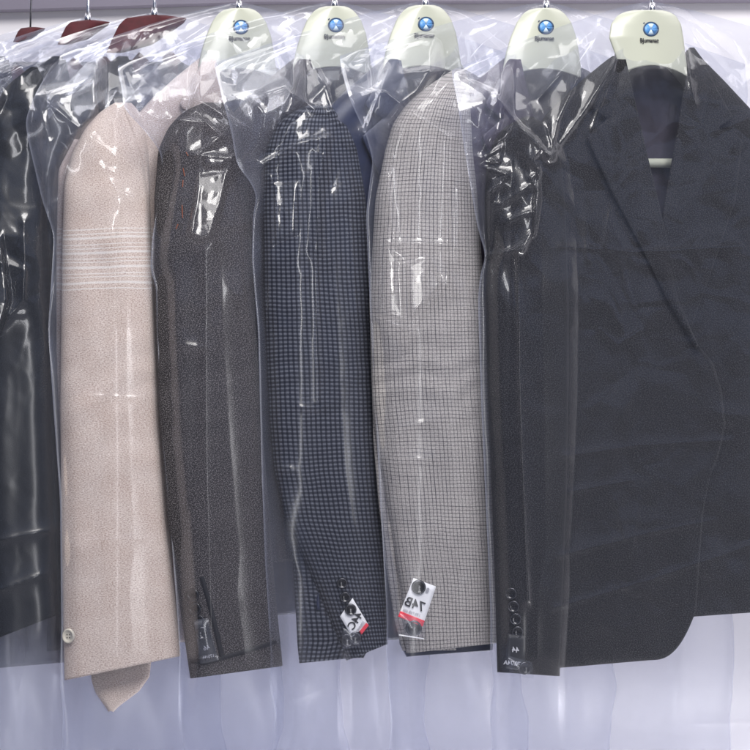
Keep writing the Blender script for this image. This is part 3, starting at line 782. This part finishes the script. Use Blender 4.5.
        uv = np.stack([np.minimum(x - L, R - x) * K + 0 * y, -y * K + 0 * x], -1)
        return P, uv, dep
    Pf, uvf, _ = sheet(ncf, nrf, True)
    gridmesh('front_sheet', Pf, mat, root, uvf)
    Pb, uvb, _ = sheet(110, 260, False)
    gridmesh('back_sheet', Pb, film_material('reflection_haze_film_%d' % seed, seed=seed, haze=0.075, refl=0.05), root, uvb)  # film haze raised to stand for the room reflected in loose film
    adopt(root)
    return root

# ------------------------------------------------------------------ build the row, left to right
GJ = 'suit jackets hanging on the rail'; GH = 'hangers on the rail'; GC = 'clear plastic garment covers'
sleeves = {}
def g(hook, ref, tab): return [(y, x - ref + hook) for y, x in tab]

# ivory and burgundy hangers
make_hanger(33, 'wire-thin hook hanger at the far left edge, under white-looking plastic', M['burgundy'], kind='wide', logo=False, thinwire=True, top=27, sc=0.4, group=GH)
make_hanger(90, 'small dark red hanger half hidden by film, second hook from the left', M['burgundy'], kind='wide', logo=False, top=20, sc=0.65, group=GH)
make_hanger(156, 'burgundy hanger just left of the first ivory hanger', M['burgundy'], kind='wide', logo=False, top=15, sc=1.0, group=GH)
make_hanger(240, 'ivory hanger with blue emblem above the beige and brown sleeves', M['ivory'], top=8, group=GH)
make_hanger(335, 'ivory hanger with blue emblem above the navy checked sleeve', M['ivory'], top=6, group=GH)
make_hanger(425, 'ivory hanger with blue emblem above the pale grey checked sleeve', M['ivory'], top=5, group=GH)
make_hanger(545, 'ivory hanger with blue emblem above the rumpled film on the black sleeve', M['ivory'], top=8, group=GH)
make_hanger(650, 'ivory hanger with blue emblem in the open neck of the charcoal jacket', M['ivory'], kind='cut', top=10, group=GH)

# black jackets at the left
s0 = Sleeve(33, [(125, -88), (150, -118), (300, -138), (620, -130)], [(125, -84), (150, -58), (300, -40), (620, -30)], 0.014, -8, seed=11)
s1 = Sleeve(90, [(118, -38), (140, -66), (300, -86), (636, -76)], [(118, -34), (150, -4), (300, 6), (636, 14)], 0.015, -10, seed=12)
s2 = Sleeve(156, [(68, 32), (85, 10), (120, -14), (300, -28), (450, -22), (628, -12)], [(68, 36), (85, 44), (120, 47), (300, 49), (450, 52), (628, 58)], 0.020, -14, seed=13)
sleeves['beige'] = Sleeve(240, [(104, 116), (112, 102), (130, 86), (155, 73), (185, 66), (250, 64), (400, 62), (520, 63), (668, 66)],
                          [(104, 130), (112, 138), (130, 144), (155, 147), (185, 148), (250, 150), (400, 157), (520, 166), (668, 179)], 0.025, -12, seed=14, fold=0.8)
sleeves['brown'] = Sleeve(335, [(104, 205), (112, 185), (128, 170), (150, 160), (200, 156), (300, 156), (420, 161), (520, 169), (600, 181), (672, 192)],
                          [(104, 224), (112, 232), (128, 238), (150, 242), (200, 247), (300, 252), (420, 260), (520, 268), (600, 274), (672, 281)], 0.025, -6, seed=15)
sleeves['navy'] = Sleeve(425, [(104, 318), (112, 295), (125, 278), (150, 268), (200, 265), (300, 266), (420, 271), (470, 276), (520, 288), (580, 316), (652, 348)],
                         [(104, 324), (112, 338), (125, 348), (150, 356), (200, 364), (300, 371), (420, 377), (470, 379), (520, 381), (580, 383), (652, 386)], 0.025, -8, seed=16)
sleeves['check'] = Sleeve(545, [(70, 456), (76, 446), (88, 428), (105, 408), (125, 394), (150, 387), (200, 377), (300, 371), (400, 374), (450, 379), (520, 391), (590, 403), (648, 408)],
                          [(70, 462), (76, 466), (88, 468), (105, 469), (125, 470), (150, 471), (200, 476), (300, 483), (400, 488), (450, 490), (520, 492), (590, 494), (648, 495)], 0.025, -5, seed=17)
sleeves['dark'] = Sleeve(650, [(118, 527), (126, 508), (140, 496), (160, 489), (200, 486), (300, 487), (400, 490), (500, 494), (600, 497), (674, 499)],
                         [(118, 532), (126, 546), (140, 554), (160, 560), (200, 564), (300, 567), (400, 567), (500, 565), (600, 561), (674, 558)], 0.026, 2, -0.008, seed=18)

sleeves['beige'].seam = [(124, 112), (134, 138), (143, 165), (147, 200), (149, 245)]
sleeves['navy'].seam = [(284, 128), (300, 119), (325, 116), (344, 122)]
make_jacket(33, 'black jacket hanging outermost at the left edge', 'jacket', M['black'], M['lining_navy'], s0, d=0.5, seed=200, group=GJ)
make_jacket(90, 'black jacket partly cut off by the left edge, behind the glossy black sleeve', 'jacket', M['black'], M['lining_navy'], s1, d=0.55, seed=210, group=GJ)
jk = make_jacket(156, 'black jacket directly left of the beige one, under shiny film', 'jacket', M['black'], M['lining_navy'], s2, hemA=645, d=0.8, seed=220, group=GJ)
adopt(jk)
for o in [o for o in COL.objects if o.name.startswith('suit_jacket')]: adopt(o)

# beige
j = make_jacket(240, 'beige wool jacket with thin cream stripes round its sleeve', 'jacket', M['beige'], M['lining'], sleeves['beige'], hemA=640, seed=230, matB=M['lining'], group=GJ)
pn = Sleeve(240, [(140, 76), (170, 60), (250, 58), (350, 58), (420, 61), (640, 76)], [(140, 80), (170, 100), (250, 120), (350, 130), (420, 130), (640, 140)], 0.006, 0, 0.024, seed=31)
pn.build('side_panel', M['beige'], j)
tl = Sleeve(240, [(560, 96), (655, 92), (680, 93), (692, 97), (705, 106), (711, 110)], [(560, 148), (655, 150), (676, 148), (690, 138), (705, 118), (711, 112)], 0.008, 0, 0.012, seed=32, fold=.5)
tl.build('tail_panel', M['beige'], j, nr=120, nc=50)
sb = sleeves['beige']
button(sb, 69, 636, 6.5, M['button_pale'], sb.obj, lift=0.002)
adopt(j)

# brown
j = make_jacket(335, 'dark brown-charcoal tweed jacket with black-trimmed cuff', 'jacket', M['brown'], M['lining_navy'], sleeves['brown'], hemA=560, hemB=545, seed=240, group=GJ)
sb = sleeves['brown']
for i, (x, y) in enumerate(((193, 595), (195, 609), (198.5, 621), (201.5, 631))): button(sb, x, y, 5.8, M['button'], sb.obj, rim=M['ring'])
strip_on(sb, [(201.5, 577), (208, 598), (215, 625), (222, 657)], 2.4, M['velvet'], sb.obj, 'cuff_piping')
strip_on(sb, [(190, 661), (205, 663), (222, 658), (250, 650), (280, 641)], 2.2, M['velvet'], sb.obj, 'cuff_piping')
for (x, y, a, b) in ((186, 152, 188, 156), (183, 168, 184.5, 176), (183, 180, 182.5, 187), (182, 205, 182.5, 218), (178, 224, 176, 229)):
    strip_on(sb, [(x, y), (a, b)], 0.55, M['thread'], sb.obj, 'basting_thread', n=5)
adopt(j)

# navy
j = make_jacket(425, 'navy jacket in a small pale check with a white size tag', 'jacket', M['navy'], M['lining_navy'], sleeves['navy'], hemA=640, seed=250, matA=M['lining_navy'], matB=M['lining_plum'], group=GJ)
pn = Sleeve(425, [(440, 275), (480, 279), (520, 288), (560, 295), (640, 299), (660, 301)], [(440, 330), (480, 340), (520, 350), (560, 360), (640, 374), (660, 362)], 0.012, -3, 0.010, seed=33)
pn.build('side_panel', M['navy'], j)
sb = sleeves['navy']
for (x, y) in ((342, 583), (345, 597)): button(sb, x, y, 4.6, M['button'], sb.obj, rim=M['ring'])
adopt(j)

# check
j = make_jacket(545, 'pale grey finely checked jacket, the lightest grey in the row', 'jacket', M['check'], M['lining'], sleeves['check'], hemA=640, seed=260, matA=M['lining_plum'], matB=M['lining_navy'], group=GJ)
pn = Sleeve(545, [(400, 374), (440, 375), (500, 380), (560, 387), (620, 396), (650, 404)], [(400, 420), (440, 430), (500, 440), (560, 445), (620, 450), (650, 455)], 0.009, 0, 0.014, seed=34)
pn.build('side_panel', M['check'], j)
tl = Sleeve(545, [(600, 402), (640, 401), (653, 408)], [(600, 492), (640, 492), (653, 491)], 0.010, -3, 0.012, seed=35, fold=.5)
tl.build('lining_hem', M['lining_navy'], j, nr=60, nc=40)
adopt(j)

# charcoal, the one seen from the front
j = make_jacket(650, 'charcoal jacket at the right with open lapels facing us', 'jacket', M['dark'], M['lining'], sleeves['dark'], hemA=663, hemB=616, seed=270, group=GJ)
sb = sleeves['dark']
for (x, y) in ((511, 593.5), (513.5, 606.5), (515.5, 619), (517.5, 632)):
    b_ = button(sb, x, y, 5.2, M['button'], sb.obj, rim=M['ring'])
adopt(j)

# ------------------------------------------------------------------ tags
class Flat:
    """the flat face a tag lies in: it rests on the highest point of the curved cuff below it"""
    def __init__(f, sl, pts):
        f.hook = sl.hook; f.xm = sum(p[0] for p in pts) / len(pts)
        f.h = min(float(sl.frontoff(float(x), float(y))) + SLT * K * (x - f.xm) for x, y in pts) - 0.0014
    def off(f, x, lift): return f.h - SLT * K * (np.asarray(x, float) - f.xm) - lift

def quad_card(name, fl_, pts, mat, parent, lift, n=8, thick=0.0005, bow=0.0):
    p = np.array(pts, float); s = np.linspace(0, 1, n)[None, :, None]; t_ = np.linspace(0, 1, n)[:, None, None]
    q = (p[0] * (1 - s) + p[1] * s) * (1 - t_) + (p[3] * (1 - s) + p[2] * s) * t_
    off = fl_.off(q[..., 0], lift) - bow * (np.sin(np.pi * s) * np.sin(np.pi * t_))[..., 0]
    P = W(q[..., 0], q[..., 1], fl_.hook, off)
    return gridmesh(name, P, mat, parent, np.full(P.shape[:2] + (2,), 0.5), solid=thick)

def flat_button(fl_, px, py, r, parent, lift, mat):
    class Q: pass
    q = Q(); q.hook = fl_.hook; q.frontoff = lambda x, y: fl_.off(x, lift)
    return button(q, px, py, r, mat, parent, rim=M['ring'], lift=0.0)

def flat_text(name, fl_, body, size, mat, parent, at_, p0, p1, p3, bold=0.0, lift=0.0012):
    f = lambda p: W(p[0], p[1], fl_.hook, fl_.off(p[0], lift))
    return text_mesh(name, body, size, mat, parent, f(at_), f(p1) - f(p0), f(p0) - f(p3), bold=bold)

# pale check: upright white tag
root = thing('size_tag', 'white tag reading 74B backwards on the pale grey checked cuff', 'tag', W(416, 605, 545, -.03), 'size tags on the cuffs')
c0, c1, c2, c3 = (413.5, 578), (436, 586.5), (423, 625.5), (398.5, 615.5)
fl = Flat(sleeves['check'], [(414, 580), (435, 588), (423, 625), (404, 616), (415, 630), (410, 620)])
la = lambda a, b, t_: (a[0] + (b[0] - a[0]) * t_, a[1] + (b[1] - a[1]) * t_)
quad_card('card', fl, [c0, c1, c2, c3], M['card'], root, 0.0)
quad_card('red_band', fl, [la(c0, c3, .88), la(c1, c2, .88), la(c1, c2, 1.03), la(c0, c3, 1.03)], M['red'], root, 0.0007)
flat_text('number', fl, '74B', 0.0150, M['ink'], root, (414.8, 604.5), c0, c1, c3, 0.0002)
flat_text('number', fl, '8', 0.0075, M['greyink'], root, (427.5, 590.5), c0, c1, c3, 0.0002)
flat_text('small_print', fl, '170/74B size', 0.0042, M['greyink'], root, (411.7, 612.6), c0, c1, c3)
flat_button(fl, 418.5, 587, 6.2, root, 0.0006, M['button'])
flat_button(fl, 413.5, 628, 7.0, root, -0.001, M['button'])
quad_card('button_bag', fl, [(400, 613), (426, 623), (424, 639), (399, 635)], M['minibag'], root, 0.0022, thick=0, bow=0.002, n=20)
quad_card('bag_weld', fl, [(399, 634.3), (424, 638.3), (424, 639.3), (399, 635.6)], M['card'], root, 0.0026)
adopt(root)

# navy: tilted white tag
root = thing('size_tag', 'tilted white tag with red corner on the navy checked cuff', 'tag', W(354, 617, 425, -.03), 'size tags on the cuffs')
c0, c1, c2, c3 = (340, 616.5), (352.5, 598), (368, 624), (352, 637)
fl = Flat(sleeves['navy'], [(346, 616), (352.5, 599), (368, 624), (356, 635), (355, 640)])
quad_card('card', fl, [c0, c1, c2, c3], M['card'], root, 0.0)
quad_card('red_band', fl, [(359.5, 631.5), (366.3, 622.8), (368.8, 625.2), (361.5, 634.5)], M['red'], root, 0.0007)
flat_text('number', fl, '44C', 0.0125, M['ink'], root, (355.4, 621), c0, c1, c3, 0.0002)
flat_text('small_print', fl, '170/44C', 0.0040, M['greyink'], root, (360.8, 626.3), c0, c1, c3)
flat_button(fl, 350.5, 609.5, 5.2, root, 0.0006, M['button'])
for (x, y) in ((347, 640), (355, 638)): flat_button(fl, x, y, 5.6, root, -0.001, M['button'])
quad_card('button_bag', fl, [(343, 628), (361, 634), (360, 646), (342, 650)], M['minibag'], root, 0.0022, thick=0, bow=0.002, n=20)
adopt(root)

# charcoal: black label
root = thing('size_label', 'black label with silver numbers below the buttons of the charcoal sleeve', 'tag', W(516, 655, 650, -.03), 'size tags on the cuffs')
fl = Flat(sleeves['dark'], [(512, 640), (526, 638), (528, 668), (512, 668)])
c0, c1, c3 = (505, 640), (527, 642.5), (503, 668)
quad_card('card', fl, [(508, 634), (526, 636), (524, 671), (505, 668)], M['blacktag'], root, 0.0)
flat_text('number', fl, '44', 0.0085, M['paleink'], root, (515.5, 650), c0, c1, c3, 0.00015)
flat_text('number', fl, '170/74A', 0.0066, M['paleink'], root, (513.5, 663.5), c0, c1, c3, 0.0001)
flat_button(fl, 524.5, 668, 5.6, root, 0.0006, M['button'])
quad_card('button_bag', fl, [(508, 656), (532, 662), (534, 679), (510, 676)], M['minibag'], root, 0.0022, thick=0, bow=0.002, n=20)
adopt(root)

# brown: black label with spare buttons in a little bag
root = thing('size_label', 'black label with grey print at the cuff of the brown tweed sleeve', 'tag', W(206, 645, 335, -.03), 'size tags on the cuffs')
fl = Flat(sleeves['brown'], [(199, 625), (206, 620), (217, 656), (204, 657)])
c0, c1, c3 = (195, 640), (213, 637), (199, 660)
quad_card('card', fl, [(193, 622), (206, 619), (217, 656), (199, 659)], M['blacktag'], root, 0.0)
flat_text('number', fl, '46', 0.0075, M['greyink'], root, (206.5, 648), c0, c1, c3)
flat_text('small_print', fl, '175/46', 0.0050, M['greyink'], root, (208.5, 656.5), c0, c1, c3)
flat_button(fl, 202, 633, 5.6, root, 0.0006, M['button'])
quad_card('button_bag', fl, [(194, 620), (208, 618), (219, 660), (200, 664)], M['minibag'], root, 0.0022, thick=0, bow=0.002, n=20)
adopt(root)

# ------------------------------------------------------------------ covers
C = lambda amp, wd, *p: (list(p), amp, wd)
UP = 0.42
make_cover(33, 'film cover with glare put in as haze at the far left, cut by the photo edge', [(95, -160), (250, -150), (905, -140)], s0, [], [], top=27, corner=(-150, 95), d=0.5, seed=1, crumple=1.6, ncf=110, nrf=300,
           matkw=dict(haze=0.06), group=GC, rightdrop=60)  # extra haze stands for white glare on the crumpled film
make_cover(90, 'film cover bright as paper over the left shoulders', [(90, -100), (250, -95), (905, -92)], s1,
           [C(.004, 5, (0, 70), (60, 35), (110, 25))], [([(-30, 80), (20, 46), (84, 21), (66, 36), (28, 62), (-10, 80)], .9, 3)], top=17, corner=(-105, 85), d=0.55, seed=2, crumple=1.6, ncf=140, nrf=320,
           matkw=dict(haze=0.07), group=GC, rightdrop=60)  # extra haze here too, standing for glare on the shoulder film
make_cover(156, 'shiny film cover stretched over the black sleeve at the left', [(75, -45), (250, -44), (905, -40)], s2,
           [C(.005, 5, (-20, 78), (20, 74), (70, 38), (130, 22)), C(.004, 4, (0, 262), (24, 270), (22, 300), (0, 325)), C(.004, 4, (24, 222), (24, 300)), C(.003, 4, (0, 540), (50, 530)), C(.003, 4, (0, 590), (40, 575))],
           [([(-6, 236), (14, 222), (24, 262), (12, 300), (16, 330), (-8, 338)], .3, 4), ([(16, 74), (40, 56), (88, 33), (140, 17), (146, 20), (110, 37), (64, 58)], .9, 3), ([(-30, 70), (16, 56), (30, 66), (10, 78), (-24, 82)], .9, 3)], top=12, corner=(-45, 78), d=0.8, seed=3, crumple=1.5, ncf=200, nrf=480, matkw=dict(haze=0.03), group=GC, hem=640)
make_cover(240, 'film cover over the beige jacket, its corner jutting left', [(55, 60), (62, 54), (92, 36), (120, 25), (140, 28), (200, 42), (235, 54), (270, 52), (330, 48), (430, 55), (500, 60), (905, 64)], sleeves['beige'],
           [C(.004, 3, (38, 94), (75, 125), (118, 158)), C(.003, 3, (36, 95), (48, 140), (44, 175)), C(.004, 3, (62, 58), (52, 78), (36, 95)), C(.003, 3, (30, 150), (55, 140)),
            C(.004, 3, (100, 165), (118, 192), (141, 200)), C(.005, 3, (120, 203), (116, 250), (114, 320)), C(.003, 2.5, (62, 235), (50, 300), (48, 340)), C(.003, 2.5, (45, 190), (62, 235)),
            C(.002, 3, (70, 395), (140, 398)), C(.0015, 3, (70, 541), (176, 538))],
           [([(99, 163), (118, 166), (121, 178), (108, 176)], UP, 3), ([(101, 216), (121, 203), (116, 248), (108, 235)], UP, 3), ([(44, 172), (52, 160), (50, 200), (45, 208)], UP, 3)],
           top=2, corner=(60, 55), seed=4, group=GC)
make_cover(335, 'film cover over the brown tweed jacket with a bright crumpled patch', [(68, 118), (90, 122), (110, 124), (125, 140), (150, 160), (170, 163), (240, 152), (270, 150), (285, 156), (330, 157), (430, 162), (520, 170), (650, 180), (905, 186)], sleeves['brown'],
           [C(.006, 2.6, (150, 118), (205, 122), (221, 136), (197, 155), (232, 158)), C(.005, 2.6, (197, 155), (200, 170), (190, 235)), C(.005, 3, (232, 158), (226, 174), (214, 238)), C(.005, 5, (165, 102), (195, 98), (245, 128)),
            C(.004, 3, (125, 72), (140, 112), (160, 118)), C(.003, 3, (186, 345), (200, 347)), C(.0035, 3, (161, 170), (156, 235), (153, 248)), C(.003, 5, (205, 250), (206, 450), (212, 640))],
           [([(197, 173), (231, 168), (224, 205), (213, 238), (198, 244), (186, 234)], UP, 4), ([(198, 153), (230, 158), (224, 170), (203, 168)], .5, 3)],
           top=1, corner=(118, 66), seed=5, group=GC)
make_cover(425, 'film cover over the navy checked jacket with a long bright fold', [(64, 215), (90, 220), (130, 231), (166, 237), (178, 248), (195, 257), (215, 253), (260, 252), (330, 258), (480, 262), (560, 265), (670, 272), (905, 276)], sleeves['navy'],
           [C(.005, 2.6, (252, 99), (285, 88), (315, 110)), C(.005, 2.6, (252, 99), (262, 112), (258, 145), (238, 166)), C(.006, 2.6, (238, 167), (260, 166), (300, 143), (326, 138)), C(.010, 3.4, (326, 138), (319, 180), (316, 250)),
            C(.004, 4, (316, 250), (318, 400)), C(.004, 2.6, (271, 178), (277, 205), (271, 250), (268, 330)), C(.004, 3, (312, 62), (325, 85), (332, 108)), C(.003, 3, (265, 470), (290, 468)), C(.0025, 3, (300, 407), (320, 409))],
           [([(272, 182), (300, 178), (298, 235), (272, 245)], .26, 4), ([(216, 68), (240, 66), (236, 84), (222, 82)], .5, 3)],
           top=1, corner=(215, 63), seed=6, group=GC)
make_cover(545, 'film cover over the pale grey checked jacket with a dazzling patch', [(58, 340), (80, 344), (100, 350), (135, 366), (160, 373), (180, 370), (215, 366), (260, 368), (330, 371), (400, 375), (500, 380), (600, 386), (905, 394)], sleeves['check'],
           [C(.005, 2.6, (343, 62), (368, 92), (385, 92), (425, 122), (451, 138)), C(.007, 2.4, (451, 138), (448, 200), (446, 283)), C(.005, 2.4, (384, 145), (388, 185), (394, 240)), C(.005, 3, (366, 72), (368, 92), (376, 140)),
            C(.006, 2.4, (387, 240), (372, 318), (408, 328), (447, 284)), C(.006, 2.4, (400, 262), (408, 328)), C(.004, 2.4, (390, 243), (446, 244)), C(.004, 2.4, (458, 190), (457, 260)), C(.003, 3, (376, 420), (395, 430), (425, 422)), C(.002, 3, (380, 458), (430, 459)), C(.003, 4, (405, 74), (450, 70), (500, 28))],
           [([(404, 262), (428, 254), (446, 284), (408, 326)], UP, 4), ([(386, 243), (403, 258), (407, 324), (374, 316)], UP, 3), ([(341, 62), (352, 72), (366, 90), (352, 92)], UP, 3)],
           top=2, corner=(340, 56), seed=7, group=GC)
make_cover(650, 'widest film cover, over the charcoal jacket at the right', [(72, 452), (100, 457), (140, 463), (190, 471), (225, 477), (256, 486), (275, 480), (300, 478), (400, 481), (600, 490), (905, 497)], sleeves['dark'],
           [C(.006, 2.8, (458, 74), (495, 95), (525, 132), (550, 156)), C(.005, 2.8, (550, 156), (558, 120), (600, 30)), C(.005, 2.8, (551, 156), (585, 110), (625, 45)), C(.005, 2.4, (462, 155), (485, 158), (502, 147), (499, 160), (487, 162)),
            C(.006, 2.2, (486, 168), (506, 174), (491, 192), (490, 255)), C(.005, 2.4, (540, 150), (532, 160), (540, 172), (531, 178), (538, 192), (533, 230), (522, 250)), C(.005, 2.4, (486, 256), (522, 249)),
            C(.005, 4, (518, 252), (520, 400), (528, 600)), C(.003, 3, (465, 178), (486, 172)), C(.004, 3, (500, 205), (530, 185)), C(.004, 3, (510, 220), (530, 212)),
            C(.0013, 3, (560, 246), (640, 252), (740, 246)), C(.0013, 3, (565, 456), (640, 445), (730, 440)), C(.0013, 3, (560, 556), (640, 535), (715, 520)), C(.0013, 3, (570, 492), (632, 480)), C(.001, 3, (615, 500), (630, 555), (640, 500)), C(.0013, 3, (555, 608), (650, 580), (750, 545)), C(.003, 5, (678, 10), (700, 45), (725, 70)),
            C(.0005, 3, (700, 724), (760, 722)), C(.0013, 3, (600, 330), (618, 345), (640, 330)), C(.0015, 3, (585, 220), (588, 260)), C(.0015, 3, (610, 210), (604, 245))],
           [([(532, 158), (541, 152), (542, 200), (536, 235), (524, 248), (532, 200)], .3, 3), ([(488, 157), (501, 149), (499, 162), (490, 163)], UP, 3), ([(542, 122), (550, 118), (553, 150)], .3, 3)],
           top=1, corner=(452, 70), rightlen=220, seed=8, bodyfac=0.5, group=GC, ncf=340, matkw=dict(haze=0.028))
